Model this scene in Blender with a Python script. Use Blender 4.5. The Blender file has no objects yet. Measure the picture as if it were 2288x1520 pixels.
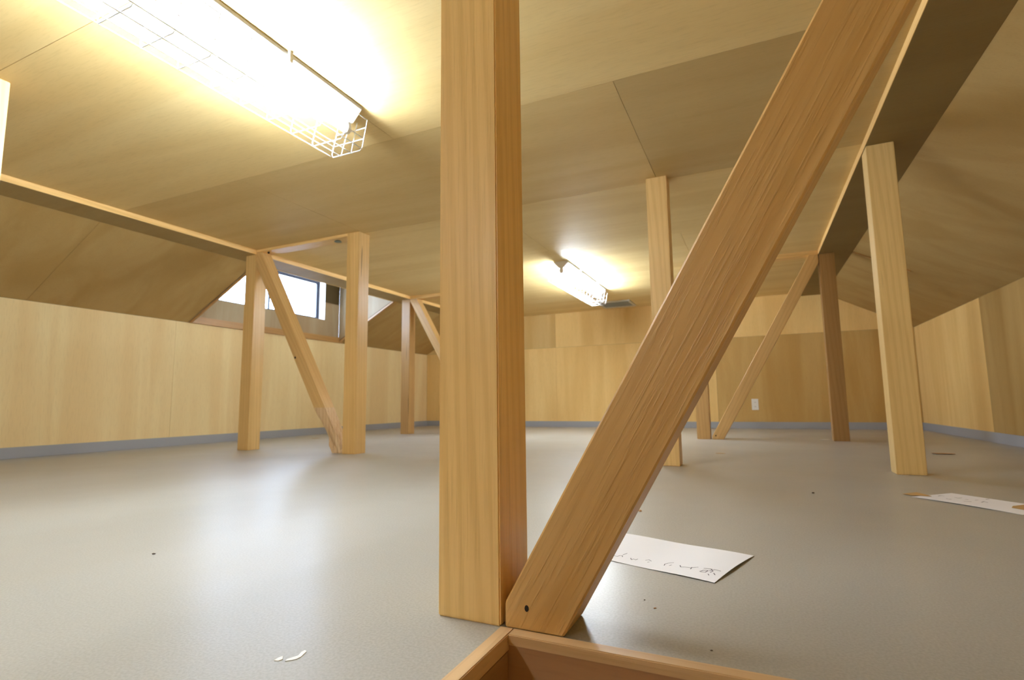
import bpy, bmesh, math, random
from mathutils import Vector, Matrix, noise
S = bpy.context.scene
C = S.collection

# ------------------------------------------------------------------ camera, world, exposure
cd = bpy.data.cameras.new('camera')
cam = bpy.data.objects.new('camera', cd); C.objects.link(cam)
cd.sensor_width = 23.5
cd.lens = 1181.72 / 2288 * 23.5
cd.clip_start = 0.02
cd.dof.use_dof = True
cd.dof.focus_distance = 0.9
cd.dof.aperture_fstop = 4.5
_r = Vector((0.90942, 0.4157, -0.01209)); _u = Vector((0.05976, -0.10185, 0.993)); _f = Vector((-0.41156, 0.90378, 0.11747))
cam.matrix_world = Matrix((( _r.x, _u.x, -_f.x, 0), (_r.y, _u.y, -_f.y, 0), (_r.z, _u.z, -_f.z, 0.32), (0, 0, 0, 1)))
S.camera = cam

w = bpy.data.worlds.new('daylight'); S.world = w; w.use_nodes = True
bg = w.node_tree.nodes['Background']
bg.inputs[0].default_value = (0.58, 0.74, 1.0, 1)
bg.inputs[1].default_value = 30.0
S.view_settings.view_transform = 'Standard'; S.view_settings.look = 'None'
S.view_settings.gamma = 1; S.view_settings.use_curve_mapping = False
S.view_settings.exposure = 0.14
TUBE = 255.0                                    # strength of the fluorescent tubes
S.cycles.use_denoising = True
S.cycles.max_bounces = 10; S.cycles.diffuse_bounces = 7; S.cycles.glossy_bounces = 4; S.cycles.transmission_bounces = 4; S.cycles.transparent_max_bounces = 8
S.cycles.sample_clamp_indirect = 6

# ------------------------------------------------------------------ dimensions (metres)
H = 1.486          # flat ceiling
HB = 1.452         # underside of the long dropped beams
KW = 1.035         # knee wall height
XL, XR = -4.374, 1.516
YB, YF = -4.1, 6.57
BL0, BL1 = -3.595, -3.355      # left beam
BR0, BR1 = 0.5224, 0.757       # right beam
PS = 0.105
ROW = {'a': -3.4601, 'b': -2.476, 'c': -0.4576, 'd': 0.5224}
ST = {1: 0.7217, 2: 2.7349, 3: 4.6988}
EDG = [-4.1, -3.115, -2.13, -1.145, -0.16, 0.825, 1.81, 2.785, 3.765, 4.745, 5.73, 6.57]

# ------------------------------------------------------------------ helpers
def new_mat(name):
    m = bpy.data.materials.new(name); m.use_nodes = True
    nt = m.node_tree; return m, nt, nt.nodes['Principled BSDF']

def lin(r, g, b):
    f = lambda v: (v / 255 / 12.92) if v / 255 <= 0.04045 else ((v / 255 + 0.055) / 1.055) ** 2.4
    return (f(r), f(g), f(b), 1)

def plain(name, col, rough=0.5, emit=None, strength=0, spec=0.5, metal=0):
    m, nt, b = new_mat(name)
    b.inputs['Base Color'].default_value = col
    b.inputs['Roughness'].default_value = rough
    b.inputs['Specular IOR Level'].default_value = spec
    b.inputs['Metallic'].default_value = metal
    if emit:
        b.inputs['Emission Color'].default_value = emit
        b.inputs['Emission Strength'].default_value = strength
    return m

def wood(name, light, dark, axis='Z', seed=0.0, kind='ply', rough=0.45, amount=0.6, knots=False, fibre=1.0):
    """procedural wood; axis = direction of the grain in object space"""
    m, nt, b = new_mat(name); N = nt.nodes; L = nt.links
    tc = N.new('ShaderNodeTexCoord')
    mp = N.new('ShaderNodeMapping'); mp.inputs['Location'].default_value = (seed * 3.7, seed * 1.9, seed * 5.3)
    k = 0.10 if kind == 'ply' else 0.035
    sc = {'X': (k, 1, 1), 'Y': (1, k, 1), 'Z': (1, 1, k)}[axis]
    mp.inputs['Scale'].default_value = sc
    L.new(tc.outputs['Object'], mp.inputs['Vector'])
    def nz(scale, detail, dist, rough_=0.55):
        n = N.new('ShaderNodeTexNoise'); n.inputs['Scale'].default_value = scale; n.inputs['Detail'].default_value = detail
        n.inputs['Distortion'].default_value = dist; n.inputs['Roughness'].default_value = rough_
        L.new(mp.outputs[0], n.inputs['Vector']); return n.outputs['Fac']
    def ramp(src, a, bb):
        r = N.new('ShaderNodeMapRange'); r.inputs['From Min'].default_value = a; r.inputs['From Max'].default_value = bb
        r.interpolation_type = 'SMOOTHSTEP'
        L.new(src, r.inputs['Value']); return r.outputs[0]
    def mix(fac, A, Bc, typ='MIX'):
        x = N.new('ShaderNodeMix'); x.data_type = 'RGBA'; x.blend_type = typ
        if isinstance(fac, float): x.inputs[0].default_value = fac
        else: L.new(fac, x.inputs[0])
        for i, v in ((6, A), (7, Bc)):
            if isinstance(v, tuple): x.inputs[i].default_value = v
            else: L.new(v, x.inputs[i])
        return x.outputs[2]
    def mul(a, f):
        x = N.new('ShaderNodeMath'); x.operation = 'MULTIPLY'; L.new(a, x.inputs[0])
        if isinstance(f, float): x.inputs[1].default_value = f
        else: L.new(f, x.inputs[1])
        return x.outputs[0]
    fib = tuple(c * 0.62 for c in dark[:3]) + (1,)
    if kind == 'ply':
        fig = ramp(nz(3.2, 2.5, 1.1), 0.34, 0.66)
        fine = ramp(nz(15, 4, 0.6), 0.35, 0.75)
        col = mix(mul(fig, amount), light, dark)
        col = mix(mul(fine, 0.35 * amount), col, dark)
        f2 = ramp(nz(170, 2, 0), 0.45, 0.8)
        col = mix(mul(f2, 0.16), col, fib)
        bump_src, bst = f2, 0.05
    else:
        wv = N.new('ShaderNodeTexWave'); wv.wave_type = 'BANDS'; wv.bands_direction = 'DIAGONAL'
        wv.inputs['Scale'].default_value = 24; wv.inputs['Distortion'].default_value = 5.5
        wv.inputs['Detail'].default_value = 2.5; wv.inputs['Detail Scale'].default_value = 0.8
        L.new(mp.outputs[0], wv.inputs['Vector'])
        rings = ramp(wv.outputs['Fac'], 0.35, 1.0)
        fig = ramp(nz(7, 3, 0.7), 0.32, 0.7)
        col = mix(mul(fig, amount), light, dark)
        col = mix(mul(rings, 0.30), col, dark)
        f2 = ramp(nz(210, 3, 0.0), 0.45, 0.8)
        col = mix(mul(f2, 0.20 * fibre), col, fib)
        ck = ramp(nz(34, 1.5, 0.2), 0.735, 0.77)
        col = mix(mul(ck, 0.75), col, tuple(c * 0.25 for c in dark[:3]) + (1,))
        bump_src, bst = f2, 0.16 * fibre
        if knots:
            vo = N.new('ShaderNodeTexVoronoi'); vo.inputs['Scale'].default_value = 2.6
            mp2 = N.new('ShaderNodeMapping'); mp2.inputs['Location'].default_value = (seed, seed * 2.1, seed * 0.7)
            mp2.inputs['Scale'].default_value = tuple(1 if s == 1 else 0.6 for s in sc)
            L.new(tc.outputs['Object'], mp2.inputs['Vector']); L.new(mp2.outputs[0], vo.inputs['Vector'])
            kk = ramp(vo.outputs['Distance'], 0.055, 0.025)
            col = mix(mul(kk, 0.7), col, tuple(c * 0.3 for c in dark[:3]) + (1,))
    L.new(col, b.inputs['Base Color'])
    bp = N.new('ShaderNodeBump'); bp.inputs['Strength'].default_value = bst; bp.inputs['Distance'].default_value = 0.002
    L.new(bump_src, bp.inputs['Height']); L.new(bp.outputs[0], b.inputs['Normal'])
    b.inputs['Roughness'].default_value = rough
    b.inputs['Specular IOR Level'].default_value = 0.4
    return m

def floor_mat():
    m, nt, b = new_mat('grey vinyl sheet'); N = nt.nodes; L = nt.links
    tc = N.new('ShaderNodeTexCoord')
    n1 = N.new('ShaderNodeTexNoise'); n1.inputs['Scale'].default_value = 260; n1.inputs['Detail'].default_value = 2
    n2 = N.new('ShaderNodeTexNoise'); n2.inputs['Scale'].default_value = 2.2; n2.inputs['Detail'].default_value = 3
    n3 = N.new('ShaderNodeTexNoise'); n3.inputs['Scale'].default_value = 75; n3.inputs['Detail'].default_value = 1
    for n in (n1, n2, n3): L.new(tc.outputs['Object'], n.inputs['Vector'])
    def mr(src, a, bb, c, d):
        r = N.new('ShaderNodeMapRange'); r.inputs[1].default_value = a; r.inputs[2].default_value = bb
        r.inputs[3].default_value = c; r.inputs[4].default_value = d; L.new(src, r.inputs[0]); return r.outputs[0]
    def mix(fac, A, Bc):
        x = N.new('ShaderNodeMix'); x.data_type = 'RGBA'; L.new(fac, x.inputs[0])
        for i, v in ((6, A), (7, Bc)):
            if isinstance(v, tuple): x.inputs[i].default_value = v
            else: L.new(v, x.inputs[i])
        return x.outputs[2]
    c = mix(mr(n1.outputs[0], 0.35, 0.65, 0, 1), (0.415, 0.412, 0.380, 1), (0.340, 0.334, 0.300, 1))
    c = mix(mr(n2.outputs[0], 0.35, 0.7, 0, 0.30), c, (0.43, 0.40, 0.34, 1))
    c = mix(mr(n3.outputs[0], 0.72, 0.80, 0, 0.10), c, (0.22, 0.19, 0.15, 1))
    L.new(c, b.inputs['Base Color'])
    b.inputs['Roughness'].default_value = 0.33
    b.inputs['Specular IOR Level'].default_value = 0.75
    L.new(mr(n2.outputs[0], 0.3, 0.7, 0.30, 0.38), b.inputs['Roughness'])
    n4 = N.new('ShaderNodeTexNoise'); n4.inputs['Scale'].default_value = 5.0; n4.inputs['Detail'].default_value = 2; L.new(tc.outputs['Object'], n4.inputs['Vector'])
    bp = N.new('ShaderNodeBump'); bp.inputs['Strength'].default_value = 0.25; bp.inputs['Distance'].default_value = 0.0006
    L.new(n1.outputs[0], bp.inputs['Height'])
    bp2 = N.new('ShaderNodeBump'); bp2.inputs['Strength'].default_value = 0.5; bp2.inputs['Distance'].default_value = 0.004
    L.new(n4.outputs[0], bp2.inputs['Height']); L.new(bp.outputs[0], bp2.inputs['Normal'])
    L.new(bp2.outputs[0], b.inputs['Normal'])
    return m

def finish(name, bm, mats, parent=None, props=None, smooth=False, loc=None):
    me = bpy.data.meshes.new(name)
    bmesh.ops.recalc_face_normals(bm, faces=bm.faces)
    bm.to_mesh(me); bm.free()
    for m in (mats if isinstance(mats, (list, tuple)) else [mats]): me.materials.append(m)
    if smooth:
        for p in me.polygons: p.use_smooth = True
    o = bpy.data.objects.new(name, me); C.objects.link(o)
    if loc is not None: o.location = loc
    if parent: o.parent = parent
    for k, v in (props or {}).items(): o[k] = v
    return o

def structure(name, bm, mats, label=None, parent=None):
    p = {} if parent else {'kind': 'structure'}
    if label: p['label'] = label
    if not parent: p['category'] = name.split('_')[0]
    return finish(name, bm, mats, parent, p)

def empty(name, loc, label, cat, group=None, kind=None):
    o = bpy.data.objects.new(name, None); C.objects.link(o); o.location = loc
    o.empty_display_size = 0.05
    o['label'] = label; o['category'] = cat
    if group: o['group'] = group
    if kind: o['kind'] = kind
    return o

def box(bm, x0, x1, y0, y1, z0, z1, mat=0, bevel=0.0):
    vs = [bm.verts.new(p) for p in ((x0, y0, z0), (x1, y0, z0), (x1, y1, z0), (x0, y1, z0), (x0, y0, z1), (x1, y0, z1), (x1, y1, z1), (x0, y1, z1))]
    fs = [bm.faces.new([vs[i] for i in f]) for f in ((0, 3, 2, 1), (4, 5, 6, 7), (0, 1, 5, 4), (1, 2, 6, 5), (2, 3, 7, 6), (3, 0, 4, 7))]
    for f in fs: f.material_index = mat
    if bevel:
        es = list({e for f in fs for e in f.edges})
        r = bmesh.ops.bevel(bm, geom=es, offset=bevel, segments=2, affect='EDGES')
        for f in r['faces']: f.material_index = mat

def slab(bm, o, u, v, n, mat, thick=0.012, gap=0.0009, backmat=None, over=0.03):
    """a rectangular board with corner o, sides u, v and outward normal n, with a hairline joint round it"""
    o, u, v, n = map(Vector, (o, u, v, n)); n = n.normalized()
    def pl(g, d0, d1, mi):
        uu, vv = u.normalized(), v.normalized()
        c = [o + uu * g + vv * g, o + u - uu * g + vv * g, o + u - uu * g + v - vv * g, o + uu * g + v - vv * g]
        lo = [bm.verts.new(p + n * d0) for p in c]; hi = [bm.verts.new(p + n * d1) for p in c]
        fs = [bm.faces.new(lo), bm.faces.new(hi[::-1])] + [bm.faces.new((lo[i], hi[i], hi[(i + 1) % 4], lo[(i + 1) % 4])) for i in range(4)]
        for f in fs: f.material_index = mi
    pl(gap, 0, thick, mat)
    if backmat is not None: pl(-over, thick * 0.45, thick * 0.45 + 0.012, backmat)

def tube(bm, pts, r, seg=8, mat=0, cap=True):
    pts = [Vector(p) for p in pts]; rings = []
    for i, p in enumerate(pts):
        d = (pts[min(i + 1, len(pts) - 1)] - pts[max(i - 1, 0)]).normalized()
        up = Vector((0, 0, 1)) if abs(d.z) < 0.9 else Vector((1, 0, 0))
        a = d.cross(up).normalized(); b = a.cross(d).normalized()
        rings.append([bm.verts.new(p + (a * math.cos(t) + b * math.sin(t)) * r) for t in [2 * math.pi * k / seg for k in range(seg)]])
    for A, B in zip(rings, rings[1:]):
        for k in range(seg):
            f = bm.faces.new((A[k], A[(k + 1) % seg], B[(k + 1) % seg], B[k])); f.material_index = mat; f.smooth = True
    if cap:
        bm.faces.new(rings[0][::-1]).material_index = mat; bm.faces.new(rings[-1]).material_index = mat

def prism(bm, poly, axis, a0, a1, mat=0):
    """poly: list of 2-D points in the plane across axis ('Y': x,z; 'Z': x,y; 'X': y,z)"""
    def P(p, a):
        return {'Y': (p[0], a, p[1]), 'Z': (p[0], p[1], a), 'X': (a, p[0], p[1])}[axis]
    lo = [bm.verts.new(P(p, a0)) for p in poly]; hi = [bm.verts.new(P(p, a1)) for p in poly]
    n = len(poly)
    fs = [bm.faces.new(lo[::-1]), bm.faces.new(hi)] + [bm.faces.new((lo[i], lo[(i + 1) % n], hi[(i + 1) % n], hi[i])) for i in range(n)]
    for f in fs: f.material_index = mat
    return fs

# ------------------------------------------------------------------ materials
PLY_L, PLY_D = (0.820, 0.630, 0.300, 1), (0.690, 0.480, 0.185, 1)
def ply(name, k, axis, seed, amount=0.55, warm=0.0, rough=0.6):
    wg = max(warm, 0)
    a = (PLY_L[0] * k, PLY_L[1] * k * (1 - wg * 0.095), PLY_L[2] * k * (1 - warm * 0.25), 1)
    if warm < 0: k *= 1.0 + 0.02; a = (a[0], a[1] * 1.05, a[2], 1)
    d = (PLY_D[0] * k, PLY_D[1] * k * (1 - wg * 0.095), PLY_D[2] * k * (1 - warm * 0.25), 1)
    return wood(name, a, d, axis, seed, 'ply', rough, amount)
M_wl = [ply('pale wall plywood %d' % i, 1.06, 'Z', 2.3 * i + 1, 0.6, wm) for i, wm in enumerate((-0.7, -0.7, 0.9, 1.0))]  # cooler left sheets, warmer right and far ones: daylight haze put into the colour
M_wd = [ply('brown wall plywood %d' % i, (0.54, 0.74)[i], 'Z', 5.1 * i + 4, 1.0, 1.6) for i in range(2)]
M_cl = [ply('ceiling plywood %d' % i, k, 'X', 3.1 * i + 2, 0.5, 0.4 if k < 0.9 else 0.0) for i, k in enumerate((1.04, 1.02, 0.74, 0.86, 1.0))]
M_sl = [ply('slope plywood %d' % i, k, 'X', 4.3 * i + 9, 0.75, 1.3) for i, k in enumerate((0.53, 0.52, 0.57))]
M_soff = ply('soffit plywood', 0.31, 'X', 17, 0.5, 1.2)  # right beam: darker copy, the dim corner is put into its colour
M_soffl = ply('left soffit plywood', 0.50, 'X', 19, 0.5, 0.4)  # left beam: lighter copy of the soffit sheet for the brighter side
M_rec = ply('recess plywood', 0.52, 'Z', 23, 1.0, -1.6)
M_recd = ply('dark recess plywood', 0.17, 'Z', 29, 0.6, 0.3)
M_back = plain('shadow gap', (0.06, 0.04, 0.02, 1), 0.9)
TL, TD = (0.830, 0.575, 0.235, 1), (0.600, 0.360, 0.110, 1)
def timber(name, k, seed, red=0.0, amount=0.5, knots=False, rough=0.36, axis='Z', fibre=1.0):
    a = (TL[0] * k, TL[1] * k * (1 - .18 * red), TL[2] * k * (1 - .25 * red), 1)
    d = (TD[0] * k, TD[1] * k * (1 - .18 * red), TD[2] * k * (1 - .25 * red), 1)
    return wood(name, a, d, axis, seed, 'timber', rough, amount, knots, fibre)
M_trim = timber('trim batten', 1.1, 3, 0.1, 0.4, axis='Y')
M_trimx = timber('trim batten across', 1.0, 4, 0.1, 0.4, axis='X')
M_redtrim = timber('reddish trim', 0.62, 6, 0.9, 0.4, axis='Y')
M_white = plain('white enamel', (0.86, 0.86, 0.84, 1), 0.35)
M_wire = plain('white coated wire', (0.9, 0.9, 0.9, 1), 0.35)
M_plastic = plain('white plastic', (0.84, 0.82, 0.76, 1), 0.35)
M_grey = plain('grey vinyl skirting', (0.335, 0.345, 0.370, 1), 0.42)
M_alu = plain('dark aluminium', (0.035, 0.035, 0.045, 1), 0.4)
M_jamb = plain('pale jamb board', (0.74, 0.70, 0.66, 1), 0.4)
M_paper = plain('paper', (0.86, 0.85, 0.86, 1), 0.6)
M_ink = plain('pencil', (0.07, 0.06, 0.08, 1), 0.6)
M_tape = plain('kraft tape', (0.50, 0.31, 0.12, 1), 0.45)
M_dark = plain('dark hole', (0.015, 0.01, 0.006, 1), 0.9)
M_chip = plain('wood chip', (0.45, 0.24, 0.10, 1), 0.8)
M_grit = plain('brown grit', (0.10, 0.07, 0.05, 1), 0.8)
M_smear = plain('white smear', (0.88, 0.87, 0.84, 1), 0.5)
M_plate = plain('greenish metal', (0.22, 0.28, 0.25, 1), 0.45, metal=0.6)
M_vent = plain('vent frame', (0.60, 0.56, 0.46, 1), 0.45)
M_ventg = plain('vent grille', (0.36, 0.36, 0.30, 1), 0.6)

# ------------------------------------------------------------------ floor with the hatch opening
HX0, HX1, HY0, HY1 = -0.351, 0.62, -0.40, 0.7195
bm = bmesh.new()
for (x0, x1, y0, y1) in ((XL, HX0, YB, YF), (HX1, XR, YB, YF), (HX0, HX1, HY1, YF), (HX0, HX1, YB, HY0)):
    box(bm, x0, x1, y0, y1, -0.03, 0.0)
structure('floor', bm, floor_mat(), 'grey speckled vinyl sheet floor')

# ------------------------------------------------------------------ ceiling: flat panels, slopes, dropped soffits, recess ceiling
bm = bmesh.new(); up = (0, 0, 1)
CM = M_cl + M_sl + [M_soff, M_rec, M_back]; iS, iSo, iRe, iB = 5, 8, 9, 10
tone = {4: (1, 0), 5: (0, 0), 6: (3, 2), 7: (1, 4), 8: (4, 1), 9: (4, 0), 10: (1, 0)}
for i, (y0, y1) in enumerate(zip(EDG, EDG[1:])):
    seams = [-2.369, -0.405] if i % 2 == 0 else [-3.351, -1.387]
    xs = [BL1] + [s for s in seams if s > BL1 + 0.02] + [BR0]
    for j, (x0, x1) in enumerate(zip(xs, xs[1:])):
        t = tone.get(i, (0, 1)); k = t[1] if j == len(xs) - 2 else t[0]
        if i == 6 and j == 0: k = 3
        slab(bm, (x0, y0, H), (x1 - x0, 0, 0), (0, y1 - y0, 0), up, k, backmat=iB)
nr = Vector((KW - HB, 0, -(XR - BR1))).normalized() * -1
for i, (y0, y1) in enumerate(zip(EDG, EDG[1:])):
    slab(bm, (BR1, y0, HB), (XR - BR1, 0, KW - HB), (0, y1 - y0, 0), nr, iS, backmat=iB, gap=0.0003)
nl = Vector((-nr.x, 0, nr.z))
RY0, RY1 = 2.93, 4.73
le = [e for e in EDG if e < RY0 - 0.3] + [RY0]; le2 = [RY1, 5.73, 6.57]
for i, (y0, y1) in enumerate(list(zip(le, le[1:])) + list(zip(le2, le2[1:]))):
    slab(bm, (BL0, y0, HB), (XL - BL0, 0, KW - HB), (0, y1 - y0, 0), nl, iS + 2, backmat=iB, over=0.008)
RC = 1.745
slab(bm, (XL, RY0, RC), (BL0 - XL, 0, 0), (0, RY1 - RY0, 0), up, iRe, backmat=iB)
structure('ceiling', bm, CM, 'plywood attic ceiling, flat in the middle and sloping to both sides')

# recess cheeks and the hidden face above the beam
bm = bmesh.new()
for y0, y1 in ((RY0 - 0.012, RY0), (RY1, RY1 + 0.012)):
    prism(bm, [(XL, KW), (BL0, HB), (BL0, RC), (XL, RC)], 'Y', y0, y1)
box(bm, BL0, BL0 + 0.012, RY0, RY1, HB + 0.01, RC, 0)
structure('wall_recess', bm, M_rec, 'plywood cheeks of the window recess')

# long beams: plywood soffit with a pale timber edge
bm = bmesh.new()
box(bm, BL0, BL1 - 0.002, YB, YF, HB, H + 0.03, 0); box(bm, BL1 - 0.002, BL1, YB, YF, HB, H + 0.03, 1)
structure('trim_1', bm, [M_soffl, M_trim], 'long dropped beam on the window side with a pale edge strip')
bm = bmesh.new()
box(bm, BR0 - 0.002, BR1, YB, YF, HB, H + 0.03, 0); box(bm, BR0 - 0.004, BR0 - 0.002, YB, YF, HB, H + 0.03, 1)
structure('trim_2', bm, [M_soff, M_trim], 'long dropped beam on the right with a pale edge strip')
# header beams over the braced bays
def header(name, x0, x1, y, z, label):
    bm = bmesh.new(); box(bm, x0, x1, y, y + PS, z, H, 0, 0.0015)
    structure(name, bm, M_trimx, label)
header('trim_3', BL1, ROW['b'], ST[2], 1.466, 'header beam over the brace in front of the window')
header('trim_4', BL1, ROW['b'], ST[3], HB, 'header beam over the far brace on the window side')
header('trim_5', ROW['c'] + PS, BR0 - 0.004, ST[3], HB, 'header beam over the far right brace')
header('trim_6', ROW['c'] + PS, BR0 - 0.004, ST[1], HB, 'header beam over the nearest brace')
# trims of the window recess
bm = bmesh.new()
box(bm, XL, XL + 0.02, RY0, RY1 + 0.05, KW - 0.002, KW + 0.058, 0, 0.001)
structure('trim_7', bm, M_redtrim, 'reddish sill board along the foot of the window recess')
bm = bmesh.new()
for y0, y1 in ((RY0, RY0 + 0.014), (RY1 - 0.014, RY1 + 0.006)):
    prism(bm, [(XL + 0.02, KW - 0.004), (BL0, HB - 0.012), (BL0, HB + 0.01), (XL + 0.02, KW + 0.02)], 'Y', y0, y1)
structure('trim_8', bm, M_redtrim, 'thin edge strips along the slopes beside the recess')
bm = bmesh.new(); box(bm, BL0 - 0.006, BL0, RY0, RY1, HB - 0.002, HB + 0.016)
structure('trim_9', bm, M_trim, 'thin edge strip of the beam over the recess')
# dark batten crossing the right slope at the far header
bm = bmesh.new()
d = Vector((XR - BR1, 0, KW - HB)).normalized()
o0 = Vector((BR1 + 0.001, ST[3] + 0.03, HB)) - Vector((nr.x, 0, nr.z)) * 0.008
slab(bm, o0, d * 0.40, (0, 0.03, 0), nr, 0, 0.008, 0)
structure('trim_10', bm, M_redtrim, 'brown batten running down the right slope')

# ------------------------------------------------------------------ walls
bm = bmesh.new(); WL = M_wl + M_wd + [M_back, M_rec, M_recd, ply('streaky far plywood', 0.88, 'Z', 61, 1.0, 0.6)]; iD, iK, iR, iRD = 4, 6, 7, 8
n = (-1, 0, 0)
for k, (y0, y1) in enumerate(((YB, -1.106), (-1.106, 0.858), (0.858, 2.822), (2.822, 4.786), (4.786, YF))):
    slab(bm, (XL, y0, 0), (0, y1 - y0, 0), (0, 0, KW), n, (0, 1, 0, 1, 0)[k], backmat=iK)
WY0, WY1, WZ0, WZ1 = 3.13, 4.50, 1.275, 1.722
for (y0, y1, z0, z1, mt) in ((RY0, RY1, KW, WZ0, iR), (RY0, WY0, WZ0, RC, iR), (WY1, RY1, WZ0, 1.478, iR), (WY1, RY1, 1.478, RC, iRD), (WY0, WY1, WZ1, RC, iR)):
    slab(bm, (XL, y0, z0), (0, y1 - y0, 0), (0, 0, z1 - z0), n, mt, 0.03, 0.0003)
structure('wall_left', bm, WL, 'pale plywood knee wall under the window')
bm = bmesh.new()
for k, (y0, y1, mt) in enumerate(((YB, 0.912, 2), (0.912, 2.876, 3), (2.876, 4.840, iD), (4.840, YF, 2))):
    slab(bm, (XR, y0, 0), (0, y1 - y0, 0), (0, 0, KW), (1, 0, 0), mt, backmat=iK)
structure('wall_right', bm, WL, 'plywood knee wall with one browner sheet')
bm = bmesh.new(); Z1 = H + 0.02
for (x0, x1, z0, z1, mt) in ((XL, -2.358, 0, KW, 2), (-2.358, -0.394, 0, KW, 3), (-0.394, XR, 0, KW, 5),
                             (XL, -2.358, KW, Z1, 9), (-2.358, -0.394, KW, Z1, 2), (-0.394, XR, KW, Z1, 3)):
    slab(bm, (x0, YF, z0), (x1 - x0, 0, 0), (0, 0, z1 - z0), (0, 1, 0), mt, backmat=iK)
structure('wall_back', bm, WL, 'far plywood wall with one dark brown sheet low on the right')
bm = bmesh.new()
slab(bm, (XL, YB, 0), (XR - XL, 0, 0), (0, 0, Z1), (0, -1, 0), 0, backmat=iK)
structure('wall_front', bm, WL, 'plywood wall behind the camera')

# skirting
for nm, c, lab in (('baseboard_left', (XL, XL + 0.006, YB, YF), 'grey vinyl skirting under the window side wall'),
                   ('baseboard_right', (XR - 0.006, XR, YB, YF), 'grey vinyl skirting along the right wall'),
                   ('baseboard_back', (XL + 0.006, XR - 0.006, YF - 0.006, YF), 'grey vinyl skirting along the far wall')):
    bm = bmesh.new(); box(bm, *c, 0.0, 0.072, 0, 0.0012); structure(nm, bm, M_grey, lab)

# ------------------------------------------------------------------ window
wn = empty('window_1', (XL, 3.8, WZ0), 'low two-pane sliding window with a dark frame in the recess', 'window', kind='structure')
def wpart(name, bm, mat):
    bmesh.ops.translate(bm, verts=bm.verts, vec=-wn.location)
    return finish(name, bm, mat, wn)
GX = XL - 0.088
bm = bmesh.new()                                     # jamb boards lining the opening
for c in ((WY0 - 0.012, WY0, WZ0 - 0.012, WZ1 + 0.012), (WY1, WY1 + 0.012, WZ0 - 0.012, WZ1 + 0.012), (WY0, WY1, WZ0 - 0.012, WZ0), (WY0, WY1, WZ1, WZ1 + 0.012)):
    box(bm, GX - 0.05, XL - 0.0005, c[0], c[1], c[2], c[3])
wpart('jamb', bm, M_jamb)
bm = bmesh.new()
for c in ((WY0, WY0 + 0.016, WZ0, WZ1), (WY1 - 0.016, WY1, WZ0, WZ1), (WY0 + .016, WY1 - .016, WZ0, WZ0 + 0.016), (WY0 + .016, WY1 - .016, WZ1 - 0.016, WZ1)):
    box(bm, GX - 0.045, GX, c[0], c[1], c[2], c[3], 0, 0.001)
wpart('frame', bm, M_alu)
M_glass, nt, b = new_mat('window glass')
nt.nodes.remove(b); mo = nt.nodes['Material Output']
tr = nt.nodes.new('ShaderNodeBsdfTransparent'); tr.inputs[0].default_value = (0.95, 0.97, 1, 1)
gl = nt.nodes.new('ShaderNodeBsdfGlossy'); gl.inputs['Roughness'].default_value = 0.02
fr = nt.nodes.new('ShaderNodeValue'); fr.outputs[0].default_value = 0.06; mx = nt.nodes.new('ShaderNodeMixShader')
nt.links.new(fr.outputs[0], mx.inputs[0]); nt.links.new(tr.outputs[0], mx.inputs[1]); nt.links.new(gl.outputs[0], mx.inputs[2]); nt.links.new(mx.outputs[0], mo.inputs[0])
ym = 3.83
for (y0, y1, x) in ((WY0 + .016, ym + 0.015, GX - 0.036), (ym - 0.015, WY1 - .016, GX - 0.016)):
    bm = bmesh.new(); t = 0.018; z0, z1 = WZ0 + .014, WZ1 - .014
    for c in ((y0, y0 + t, z0, z1), (y1 - t, y1, z0, z1), (y0 + t, y1 - t, z0, z0 + t), (y0 + t, y1 - t, z1 - t, z1)):
        box(bm, x - 0.008, x + 0.008, c[0], c[1], c[2], c[3], 0, 0.001)
    sash = wpart('sash', bm, M_alu)
    bm = bmesh.new(); box(bm, x - 0.0015, x + 0.0015, y0 + t - .004, y1 - t + .004, z0 + t - .004, z1 - t + .004)
    bmesh.ops.translate(bm, verts=bm.verts, vec=-wn.location)
    finish('pane', bm, M_glass, sash)
pl = bpy.data.lights.new('window_portal', 'AREA'); pl.shape = 'RECTANGLE'; pl.size = WZ1 - WZ0; pl.size_y = WY1 - WY0
pl.cycles.is_portal = True
po = bpy.data.objects.new('window_portal', pl); C.objects.link(po); po.location = (GX - 0.06, (WY0 + WY1) / 2, (WZ0 + WZ1) / 2)
po.rotation_euler = (0, -math.pi / 2, 0)

# ------------------------------------------------------------------ posts
def post(row, st, mat, label, top, dx=0.0, dy=0.0):
    x, y = ROW[row] + dx, ST[st] + dy
    bm = bmesh.new(); box(bm, -PS / 2, PS / 2, -PS / 2, PS / 2, 0, top, 0, 0.0022)
    return finish('timber_post', bm, mat, None, {'label': label, 'category': 'post', 'group': 'square timber posts'}, loc=(x + PS / 2, y + PS / 2, 0))
p_near = post('c', 1, timber('post timber near', 1.12, 11, 0, 0.40, rough=0.33), 'large square timber post nearest the camera, beside the floor hatch', H)
post('b', 1, timber('post timber edge', 1.12, 12, 0, 0.3), 'timber post cut off by the left edge of the photo', H, 0.0, 0.05)
post('a', 2, timber('post timber a2', 0.92, 13, 0.1, 0.6, True), 'timber post standing in front of the left part of the window', HB)
post('b', 2, timber('post timber b2', 0.93, 14, 0.2, 0.65, True), 'timber post at the foot of the splintered brace, right of the window', H)
post('c', 2, timber('post timber c2', 0.95, 15, 0.1, 0.4), 'timber post just left of the upper brace, reaching the ceiling right of the distant light', H)
post('d', 2, timber('post timber d2', 0.90, 16, -0.1, 0.4, True), 'pale timber post standing free right of the large brace', HB)
post('a', 3, timber('post timber a3', 0.62, 17, 0.7, 0.5, True), 'reddish timber post beyond the window, just left of the nearest post', HB)
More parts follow.
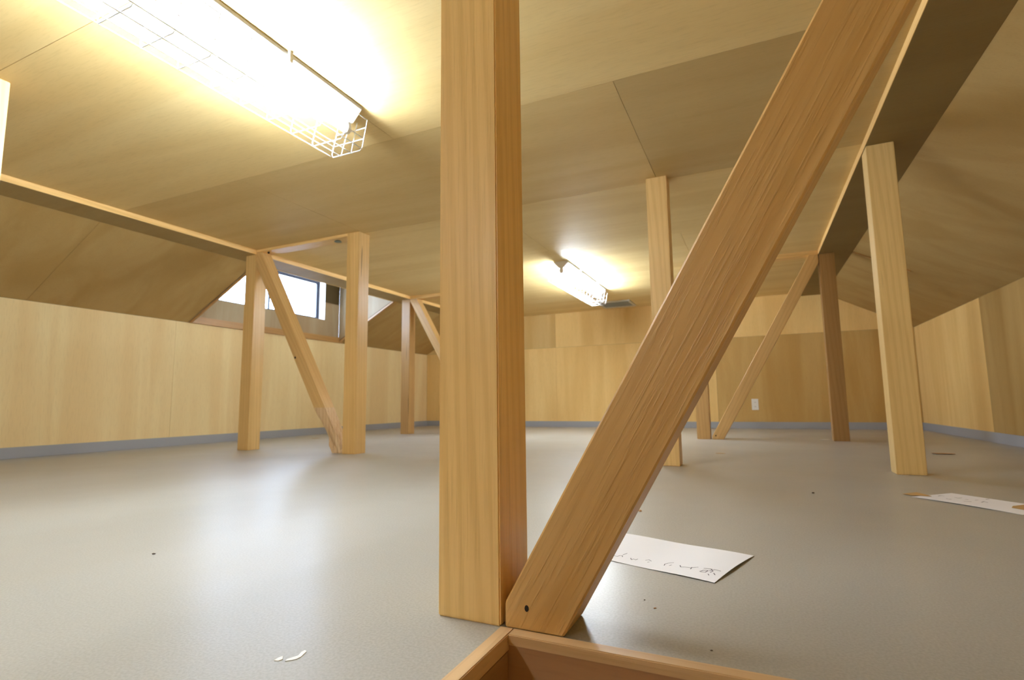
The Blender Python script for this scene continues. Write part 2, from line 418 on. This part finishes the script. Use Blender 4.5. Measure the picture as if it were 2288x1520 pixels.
post('b', 3, timber('post timber b3', 0.9, 18, 0.1, 0.5), 'timber post at the far foot of the rear left brace, behind the nearest post', H)
post('c', 3, timber('post timber c3', 0.80, 19, 0.5, 0.4), 'far timber post at the foot of the far right brace, seen under the large brace', H)
post('d', 3, timber('post timber d3', 0.54, 20, 0.9, 0.5), 'dark reddish timber post at the top of the far right brace', HB)
post('d', 1, timber('post timber d1', 0.95, 21, 0.1, 0.5), 'timber post carrying the upper end of the large brace, outside the frame', HB)

# ------------------------------------------------------------------ braces
def clip(poly, a, b, c):            # keep a*x + b*z <= c
    out = []
    for i in range(len(poly)):
        p, q = poly[i], poly[(i + 1) % len(poly)]
        dp, dq = a * p[0] + b * p[1] - c, a * q[0] + b * q[1] - c
        if dp <= 0: out.append(p)
        if (dp < 0 < dq) or (dq < 0 < dp):
            t = dp / (dp - dq); out.append((p[0] + t * (q[0] - p[0]), p[1] + t * (q[1] - p[1])))
    return out
def brace_poly(nx, nz, c0, c1, x0, x1, z0, z1):
    p = [(x0, z0), (x1, z0), (x1, z1), (x0, z1)]
    return clip(clip(p, nx, nz, c1), -nx, -nz, -c0)
def brace(nx, nz, c0, c1, x0, x1, z0, z1, y0, th, mat, label):
    poly = brace_poly(nx, nz, c0, c1, x0, x1, z0, z1)
    dx, dz = (-nz, nx) if nx * 1 > 0 else (nz, -nx)      # direction along the brace, upwards
    ang = math.atan2(dx, dz)                                # rotation about Y taking local Z onto it
    base = min(poly, key=lambda p: p[1] + abs(p[0] - (x0 if dx > 0 else x1)) * 0.001)
    R = Matrix.Rotation(ang, 3, 'Y'); Ri = R.inverted()
    loc = []
    for p in poly:
        v = Ri @ Vector((p[0] - base[0], 0, p[1] - base[1])); loc.append((v.x, v.z))
    bm = bmesh.new(); prism(bm, loc, 'Y', 0, th)
    bmesh.ops.bevel(bm, geom=list(bm.edges), offset=0.0028, segments=1, affect='EDGES')
    o = finish('timber_brace', bm, mat, None, {'label': label, 'category': 'brace', 'group': 'diagonal timber braces'}, loc=(base[0], y0, base[1]))
    o.rotation_euler = (0, ang, 0)
    return o
bpy.context.view_layer.update()
b1 = brace(0.867, -0.498, -0.3165, -0.2235, -0.3455, BR0 - 0.0042, 0, HB, ST[1], 0.09,
           timber('brace timber near', 0.93, 31, 0.30, 1.0, rough=0.4, fibre=1.8), 'large diagonal timber brace rising right from the foot of the nearest post')
b4 = brace(0.8742, -0.4853, -0.310, -0.220, -0.340, BR0 - 0.0042, 0, HB, ST[3], 0.09,
           timber('brace timber far', 0.86, 32, 0.4, 0.5), 'far diagonal brace rising right to the dark reddish post, near the wall socket')
b2 = brace(0.866, 0.5, -2.218, -2.130, BL1 + 0.0002, ROW['b'] - 0.0002, 0.30, 1.466, ST[2] + 0.002, 0.09,
           timber('brace timber window', 0.80, 33, 0.35, 0.6, True), 'diagonal brace crossing in front of the window, splintered at its foot')
b3 = brace(0.866, 0.5, -2.190, -2.105, BL1 + 0.0002, ROW['b'] - 0.0002, 0, HB, ST[3] + 0.001, 0.09,
           timber('brace timber rear', 0.82, 34, 0.35, 0.5), 'rear diagonal brace falling right from the reddish post, half hidden by the nearest post')

def attach(o, par):
    bpy.context.view_layer.update()
    o.parent = par; o.matrix_parent_inverse = par.matrix_world.inverted()
# splintered lower end of the window brace
poly = brace_poly(0.866, 0.5, -2.218, -2.130, BL1 + 0.0002, ROW['b'] - 0.004, 0.002, 0.302)
bm = bmesh.new(); prism(bm, poly, 'Y', ST[2] + 0.003, ST[2] + 0.09)
bmesh.ops.triangulate(bm, faces=bm.faces[:])
bmesh.ops.subdivide_edges(bm, edges=bm.edges[:], cuts=5, use_grid_fill=True)
bmesh.ops.triangulate(bm, faces=bm.faces[:])
cy = ST[2] + 0.047
for v in bm.verts:
    t = max(0.0, min(1.0, (0.30 - v.co.z) / 0.24))
    p = v.co.copy(); q = Vector((p.x * 34 + p.z * 17, p.y * 34, (p.z * 0.5 - p.x * 0.28) * 9))
    nn = noise.noise(q) + 0.5 * noise.noise(q * 2.3)
    axx = (-2.174 - 0.5 * p.z) / 0.866
    inward = Vector((axx - p.x, cy - p.y, 0))
    v.co += inward * min(0.6, max(0.0, (0.14 + 0.5 * nn)) * t * 1.1)
    if v.co.x > ROW['b'] - 0.004: v.co.x = ROW['b'] - 0.004
sp = finish('splintered_end', bm, wood('raw splintered wood', (0.74, 0.55, 0.32, 1), (0.42, 0.24, 0.10, 1), 'Z', 40, 'timber', 0.7, 0.7), None, {'label': 'pale splintered foot of the brace'})
attach(sp, b2)
# small marks on the braces
def disc(name, c, r, axis, mat, par, th=0.0012, label=None, seg=14, squash=1.0):
    bm = bmesh.new()
    bmesh.ops.create_cone(bm, cap_ends=True, segments=seg, radius1=r, radius2=r * 0.9, depth=th)
    M = {'Y': Matrix.Rotation(math.pi / 2, 4, 'X'), 'Z': Matrix.Identity(4)}[axis]
    bmesh.ops.transform(bm, matrix=Matrix.Translation(c) @ M @ Matrix.Diagonal((1, squash, 1, 1)), verts=bm.verts)
    o = finish(name, bm, mat, None, {'label': label} if label else None)
    attach(o, par); return o
disc('nail_hole', (-0.311, ST[1], 0.031), 0.0034, 'Y', M_dark, b1, label='dark nail hole near the foot', squash=1.4)
disc('bolt_head', (-3.226, ST[2] + 0.001, 1.449), 0.009, 'Y', M_dark, b2, 0.006, label='dark bolt head')
disc('notch', (-2.921, ST[2] + 0.002, 0.652), 0.009, 'Y', M_dark, b2, 0.002, label='dark nick in the edge')
disc('nail_hole', (-0.312, ST[3], 0.03), 0.006, 'Y', M_dark, b4, label='dark nail hole')

# bolt washer plate by the second post
bm = bmesh.new(); bmesh.ops.create_cone(bm, cap_ends=True, segments=20, radius1=0.026, radius2=0.017, depth=0.008)
finish('washer_plate', bm, M_plate, None, {'label': 'small greenish metal washer plate on the header beam beside the post', 'category': 'plate'}, loc=(-2.605, ST[2] + 0.05, 1.462))

# ------------------------------------------------------------------ hatch: rim boards and lining
hf = empty('hatch_frame', (HX0, HY1, 0), 'pale wooden rim and brown lining of the floor hatch at the bottom of the photo', 'hatch frame')
M_rim = wood('rim wood', (0.72, 0.50, 0.27, 1), (0.56, 0.34, 0.15, 1), 'Y', 51, 'timber', 0.4, 0.5)
M_rimx = wood('rim wood across', (0.72, 0.50, 0.27, 1), (0.56, 0.34, 0.15, 1), 'X', 52, 'timber', 0.4, 0.5)
M_line = wood('lining board', (0.52, 0.30, 0.15, 1), (0.38, 0.20, 0.10, 1), 'X', 53, 'ply', 0.45, 0.6)
M_line2 = wood('lining board side', (0.40, 0.23, 0.09, 1), (0.28, 0.15, 0.06, 1), 'Y', 54, 'ply', 0.45, 0.6)
W = 0.021; RT = 0.0025
def hpart(name, bm, mat, label=None):
    bmesh.ops.translate(bm, verts=bm.verts, vec=-hf.location)
    return finish(name, bm, mat, hf, {'label': label} if label else None)
bm = bmesh.new(); box(bm, HX0, HX0 + W, HY0, HY1, -0.02, RT, 0, 0.0012); hpart('rim_board', bm, M_rim)
bm = bmesh.new(); box(bm, HX0 + W, HX1 - W, HY1 - W, HY1, -0.012, RT, 0, 0.0012); hpart('rim_board', bm, M_rimx)
bm = bmesh.new(); box(bm, HX1 - W, HX1, HY0, HY1, -0.02, RT, 0, 0.0012); hpart('rim_board', bm, M_rim)
bm = bmesh.new(); box(bm, HX0 + W, HX1 - W, HY0, HY0 + W, -0.02, RT, 0, 0.0012); hpart('rim_board', bm, M_rimx)
D = -0.30
bm = bmesh.new(); box(bm, HX0 + W - 0.016, HX0 + W, HY0, HY1 - W, D, -0.0202); hpart('lining_board', bm, M_line2)
bm = bmesh.new(); box(bm, HX0 + W - 0.016, HX1, HY1 - W + 0.003, HY1 - 0.002, D, -0.0125); hpart('lining_board', bm, M_line)
bm = bmesh.new(); box(bm, HX1 - W, HX1 - W + 0.016, HY0, HY1 - W, D, -0.0202); hpart('lining_board', bm, M_line2)
bm = bmesh.new(); box(bm, HX0, HX1, HY0, HY0 + W - 0.003, D, -0.0202); hpart('lining_board', bm, M_line)
bm = bmesh.new()  # unseen box, added to stop world light leaking up through the opening
for c in ((HX0 - .02, HX0, HY0, HY1), (HX1, HX1 + .02, HY0, HY1), (HX0, HX1, HY0 - .02, HY0), (HX0, HX1, HY1, HY1 + .02)):
    box(bm, *c, -1.1, -0.03)
box(bm, HX0, HX1, HY0, HY1, -1.12, -1.1)
structure('trim_11', bm, M_line, 'added closed box under the floor hatch, keeping world light out')

# ------------------------------------------------------------------ fluorescent fittings with wire guards
M_tube = plain('lit tube', (0.9, 0.9, 0.9, 1), 0.4, (0.90, 1.0, 1.10, 1), TUBE)
XC = -1.405
def fitting(y0, length, label):
    y1 = y0 + length
    o = empty('ceiling_light', (XC, (y0 + y1) / 2, H), label, 'ceiling light', 'caged fluorescent ceiling lights')
    def part(name, bm, mat, par=o, smooth=False):
        bmesh.ops.translate(bm, verts=bm.verts, vec=-Vector(o.location))
        return finish(name, bm, mat, par, smooth=smooth)
    bm = bmesh.new(); z = H
    prism(bm, [(XC - 0.066, z), (XC + 0.066, z), (XC + 0.064, z - 0.010), (XC + 0.020, z - 0.058), (XC - 0.020, z - 0.058), (XC - 0.064, z - 0.010)], 'Y', y0, y1)
    bmesh.ops.bevel(bm, geom=[e for e in bm.edges], offset=0.0025, segments=2, affect='EDGES')
    part('housing', bm, M_white)
    for ya, yb in ((y0 + 0.006, y0 + 0.026), (y1 - 0.026, y1 - 0.006)):
        bm = bmesh.new()
        prism(bm, [(XC - 0.013, z - 0.056), (XC + 0.013, z - 0.056), (XC + 0.017, z - 0.082), (XC + 0.010, z - 0.102), (XC - 0.010, z - 0.102), (XC - 0.017, z - 0.082)], 'Y', ya, yb)
        bmesh.ops.bevel(bm, geom=list(bm.edges), offset=0.002, segments=2, affect='EDGES')
        part('lamp_socket', bm, M_plastic)
    bm = bmesh.new(); tube(bm, [(XC, y0 + 0.027, z - 0.084), (XC, y1 - 0.027, z - 0.084)], 0.0155, 20); part('tube', bm, M_tube)
    # wire guard: hoops, long wires and end grids
    bm = bmesh.new(); R = 0.0019
    ga, gb = y0 - 0.02, y1 + 0.022
    zb, zt = z - 0.165, z - 0.045
    xw0, xw1 = XC - 0.112, XC + 0.046                    # bottom corners
    tw0, tw1 = XC - 0.080, XC + 0.070                    # top corners
    nh = 12; step = (gb - ga) / nh
    for i in range(nh + 1):
        y = ga + i * step
        pts = [(tw0, y, zt), (xw0 + (tw0 - xw0) * .12, y, zb + 0.014), (xw0 + 0.010, y, zb), (xw1 - 0.010, y, zb), (xw1 + (tw1 - xw1) * .12, y, zb + 0.014), (tw1, y, zt)]
        tube(bm, pts, R, 6)
    for x, zz in ((xw0, zb + 0.006), (xw0 + 0.05, zb - .003), (xw1 - 0.05, zb - .003), (xw1, zb + 0.006), (tw0, zt), (tw1, zt),
                  (xw0 + (tw0 - xw0) * .4, zb + 0.045), (xw1 + (tw1 - xw1) * .4, zb + 0.045)):
        tube(bm, [(x, ga, zz), (x, gb, zz)], R, 6)
    for y in (ga, gb):
        for zz, f in ((zb + 0.045, .4), (zb + 0.09, .75)):
            tube(bm, [(xw0 + (tw0 - xw0) * f, y, zz), (xw1 + (tw1 - xw1) * f, y, zz)], R, 6)
        for f in (0.33, 0.66):
            tube(bm, [(xw0 + (xw1 - xw0) * f, y, zb), (tw0 + (tw1 - tw0) * f, y, zt - 0.0 if f > .5 else zb + .09)], R, 6)
    part('wire_guard', bm, M_wire)
    for sx in (-1, 1):
        for yy in (y0 + 0.33, y1 - 0.365):
            bm = bmesh.new()
            xx = XC + sx * 0.068
            box(bm, min(xx, xx + sx * 0.010), max(xx, xx + sx * 0.010), yy - 0.007, yy + 0.007, z - 0.040, z, 0, 0.001)
            tube(bm, [(xx + sx * .005, yy, z - 0.038), (xx + sx * .012, yy, z - 0.045)], R, 6)
            part('guard_clip', bm, M_plastic)
    return o
fitting(0.312, 1.236, 'large caged fluorescent light on the ceiling left of the nearest post')
fitting(-3.00, 1.236, 'caged fluorescent light on the ceiling behind the camera')
fitting(4.085, 1.236, 'small distant caged fluorescent light on the ceiling right of the nearest post')

# ------------------------------------------------------------------ ceiling vent beyond the far light
v = empty('ceiling_vent', (-1.45, 6.22, H), 'square pale framed vent in the ceiling just beyond the far light', 'vent')
bm = bmesh.new()
for c in ((-0.20, 0.20, -0.19, -0.16), (-0.20, 0.20, 0.16, 0.19), (-0.20, -0.17, -0.16, 0.16), (0.17, 0.20, -0.16, 0.16)):
    box(bm, c[0], c[1], c[2], c[3], -0.014, 0, 0, 0.001)
finish('frame', bm, M_vent, v)
bm = bmesh.new(); box(bm, -0.17, 0.17, -0.16, 0.16, -0.004, 0)
for k in range(9): box(bm, -0.17, 0.17, -0.14 + k * 0.035, -0.132 + k * 0.035, -0.009, -0.004)
finish('grille', bm, M_ventg, v)

# ------------------------------------------------------------------ wall socket
o = empty('wall_outlet', (-0.004, YF, 0.266), 'white double wall socket on the dark brown sheet of the far wall', 'wall socket')
bm = bmesh.new(); box(bm, -0.035, 0.035, -0.007, 0, -0.062, 0.062, 0, 0.0025); finish('cover_plate', bm, M_plastic, o)
for zz in (-0.024, 0.024):
    bm = bmesh.new(); box(bm, -0.012, 0.012, -0.0095, -0.0068, zz - 0.018, zz + 0.018, 0, 0.001)
    s = finish('socket', bm, M_plastic, o)
    bm = bmesh.new()
    for xx in (-0.005, 0.005): box(bm, xx - 0.001, xx + 0.001, -0.0102, -0.0094, zz - 0.005, zz + 0.005)
    finish('slot', bm, M_dark, s)

# ------------------------------------------------------------------ papers lying on the floor
def sheet(name, origin, ax, W_, H_, bend, strokes, sw, label, par_name='handwriting'):
    """origin: a corner; ax: unit vector of the long side; the short side is ax turned 90 degrees left, W_, H_ may be negative"""
    ax = Vector((ax[0], ax[1], 0)).normalized(); ay = Vector((-ax.y, ax.x, 0)); org = Vector((origin[0], origin[1], 0))
    o = empty(name, org, label, 'paper')
    P = lambda a, b, dz=0: ax * a + ay * b + Vector((0, 0, bend(a / W_, b / H_) + dz))
    bm = bmesh.new(); nx, ny = 16, 12
    top = [[bm.verts.new(P(W_ * i / nx, H_ * j / ny, 0.0009)) for j in range(ny + 1)] for i in range(nx + 1)]
    bot = [[bm.verts.new(P(W_ * i / nx, H_ * j / ny, 0.0004)) for j in range(ny + 1)] for i in range(nx + 1)]
    for i in range(nx):
        for j in range(ny):
            bm.faces.new((top[i][j], top[i + 1][j], top[i + 1][j + 1], top[i][j + 1]))
            bm.faces.new((bot[i][j], bot[i][j + 1], bot[i + 1][j + 1], bot[i + 1][j]))
    for i in range(nx):
        for j in (0, ny): bm.faces.new((top[i][j], top[i + 1][j], bot[i + 1][j], bot[i][j]))
    for j in range(ny):
        for i in (0, nx): bm.faces.new((top[i][j], top[i][j + 1], bot[i][j + 1], bot[i][j]))
    s = finish('sheet', bm, M_paper, o)
    for ch in strokes:
      bm = bmesh.new()
      for st in ch:
        for (a0, b0), (a1, b1) in zip(st, st[1:]):
            d = Vector((a1 - a0, b1 - b0)); L_ = max(d.length, 1e-4); q = Vector((-d.y, d.x)) / L_ * sw / 2; e = d / L_ * sw * 0.3
            vs = [bm.verts.new(P(a, b, 0.0013)) for a, b in ((a0 - e.x + q.x, b0 - e.y + q.y), (a0 - e.x - q.x, b0 - e.y - q.y), (a1 + e.x - q.x, b1 + e.y - q.y), (a1 + e.x + q.x, b1 + e.y + q.y))]
            bm.faces.new(vs)
      finish(par_name, bm, M_ink, s, {'label': 'faint pencil character'})
    return o, P
w1 = [[(-0.2191, -0.1824), (-0.2122, -0.1814), (-0.2108, -0.1724), (-0.207, -0.1706), (-0.2023, -0.1772)], [(-0.2089, -0.1643), (-0.2078, -0.1488)], [(-0.1861, -0.1729), (-0.1795, -0.1819), (-0.1786, -0.1749), (-0.1727, -0.177), (-0.172, -0.1695)], [(-0.1561, -0.1671), (-0.1522, -0.1596), (-0.144, -0.1652)], [(-0.147, -0.1756), (-0.145, -0.1721)], [(-0.1112, -0.1769), (-0.1142, -0.1677), (-0.1118, -0.1587), (-0.1049, -0.1483)], [(-0.1024, -0.1725), (-0.1012, -0.1658)], [(-0.0867, -0.1597), (-0.081, -0.1692), (-0.0759, -0.165), (-0.064, -0.1636), (-0.0536, -0.1523)], [(-0.0628, -0.1598), (-0.0605, -0.1717)], [(-0.0415, -0.1749), (-0.0388, -0.1652), (-0.0311, -0.1611), (-0.0317, -0.1731), (-0.0397, -0.1761)], [(-0.0288, -0.1602), (-0.0259, -0.1541), (-0.0227, -0.1488), (-0.0116, -0.1503)], [(-0.0306, -0.1488), (-0.0226, -0.1593), (-0.0242, -0.1686)], [(-0.0241, -0.1789), (-0.0206, -0.1846)], [(-0.0178, -0.1685), (-0.0123, -0.1768)], [(-0.0424, -0.153), (-0.028, -0.1488)]]
w1 = [w1[0:2], w1[2:3], w1[3:5], w1[5:7], w1[7:9], w1[9:15]]
def bend1(a, b):     # a, b in 0..1 from the far right corner
    return 0.003 * max(0, 1 - abs(a - 0.0) / 0.35) * math.sin(math.pi * min(1, max(0, b))) + 0.0015 * (math.sin(a * 9) * 0.5 + 0.5)
sheet('paper_sheet', (-0.022, 1.233), (0.263, -0.081), -0.297, -0.212, bend1, w1, 0.0015, 'white sheet with faint pencil handwriting on the floor just right of the large brace foot')
w2 = [[(0.0253, 0.089), (0.0224, 0.1054), (0.0324, 0.1071)], [(0.0685, 0.0587), (0.0788, 0.0535), (0.0797, 0.0653)], [(0.0634, 0.1067), (0.0741, 0.1051), (0.0746, 0.1224)], [(0.0974, 0.1012), (0.1025, 0.105)], [(0.1156, 0.1167), (0.1166, 0.1285)], [(0.1176, 0.0606), (0.1268, 0.0634), (0.1292, 0.0755)], [(0.1471, 0.0917), (0.1414, 0.1128), (0.155, 0.1063)], [(0.1166, 0.166), (0.1164, 0.1814)]]
def bend2(a, b): return 0.002 * math.sin(math.pi * min(1, max(0, a))) * (1 - b)
w2 = [[[(a, b * 0.95) for a, b in s]] for s in w2]
p2, P2 = sheet('paper_sheet', (0.442, 2.142), (0.198, -0.22), 0.297, 0.185, bend2, w2, 0.0028, 'taped white sheet with blotchy writing on the floor at the right edge')
def patch(name, pts, z, mat, par):
    bm = bmesh.new(); prism(bm, pts, 'Z', z, z + 0.0004); o = finish(name, bm, mat, None, {'label': 'brown kraft tape'}); attach(o, par)
patch('tape', [(0.428, 2.186), (0.448, 2.158), (0.462, 2.166), (0.500, 2.160), (0.492, 2.196), (0.477, 2.236)], 0.0022, M_tape, p2)
patch('tape', [(0.664, 2.050), (0.652, 2.020), (0.676, 1.985), (0.740, 2.015), (0.735, 2.080), (0.700, 2.085)], 0.0022, M_tape, p2)

# ------------------------------------------------------------------ bits lying on the floor
def bit(name, x, y, r, mat, label, cat, seed, flat=0.35, stretch=1.6, ang=0.4):
    rnd = random.Random(seed)
    bm = bmesh.new(); bmesh.ops.create_icosphere(bm, subdivisions=1, radius=r)
    for v in bm.verts:
        v.co *= rnd.uniform(0.7, 1.25); v.co.x *= stretch; v.co.z *= flat
    zmin = min(v.co.z for v in bm.verts)
    for v in bm.verts: v.co.z -= zmin
    o = finish(name, bm, mat, None, {'label': label, 'category': cat}, loc=(x, y, 0)); o.rotation_euler = (0, 0, ang)
bit('grit_crumb', -1.216, 0.767, 0.0028, M_grit, 'tiny dark crumb on the open floor at lower left', 'crumb', 1, 0.6)
bit('wood_chip', 0.946, 3.792, 0.032, M_chip, 'orange wood sliver on the floor right of the pale post', 'wood chip', 2, 0.08, 2.0, 0.1)
bit('paper_scrap', 0.475, 4.86, 0.022, M_smear, 'white scrap on the floor left of the dark reddish post', 'scrap', 3, 0.1, 1.8)
bit('wood_shaving', -3.869, 3.908, 0.026, M_tape, 'pinkish shaving on the floor beyond the splintered brace', 'shaving', 4, 0.08, 2.0)
bit('wood_splinter', -0.325, 1.601, 0.006, M_chip, 'small brown splinter on the floor right behind the large brace', 'splinter', 5, 0.4, 1.2, 1.5)
bit('grit_crumb', 0.160, 2.108, 0.0035, M_grit, 'tiny dark crumb between the two paper sheets', 'crumb', 6, 0.6)
bit('grit_crumb', -0.182, 0.904, 0.0016, M_grit, 'tiny dark crumb nearest the handwritten sheet, in front of it', 'crumb', 7, 0.5, 1.8, 1.2)
bit('wood_splinter', -0.161, 0.876, 0.0016, M_chip, 'tiny brown splinter beside the shadow of the large brace', 'splinter', 8, 0.5, 1.8, 1.0)
bit('grit_crumb', -0.070, 0.761, 0.0013, M_grit, 'tiny dark crumb in the brace shadow by the hatch rim', 'crumb', 9, 0.6)
bit('wood_shaving', -0.209, 3.461, 0.014, M_tape, 'small shaving on the floor beyond the middle post', 'shaving', 10, 0.12, 2.6, 0.1)
# white smears of dried filler
def smear(pts, label):
    bm = bmesh.new(); prism(bm, pts, 'Z', 0.0001, 0.0009)
    bmesh.ops.bevel(bm, geom=[e for e in bm.edges if abs(e.verts[0].co.z - e.verts[1].co.z) < 1e-6], offset=0.0003, segments=1, affect='EDGES')
    finish('filler_smear', bm, M_smear, None, {'label': label, 'category': 'smear', 'group': 'white smears on the floor'})
smear([(-0.5575, 0.523), (-0.552, 0.5275), (-0.5478, 0.533), (-0.5470, 0.540), (-0.5500, 0.546), (-0.5520, 0.554), (-0.5570, 0.5560), (-0.5575, 0.550), (-0.5530, 0.541), (-0.5555, 0.536), (-0.5590, 0.528)], 'larger white hooked smear on the floor at the lower left')
smear([(-0.5720, 0.519), (-0.5655, 0.5205), (-0.5640, 0.526), (-0.5680, 0.530), (-0.5705, 0.533), (-0.5725, 0.527)], 'smaller white smear on the floor left of the hooked one')
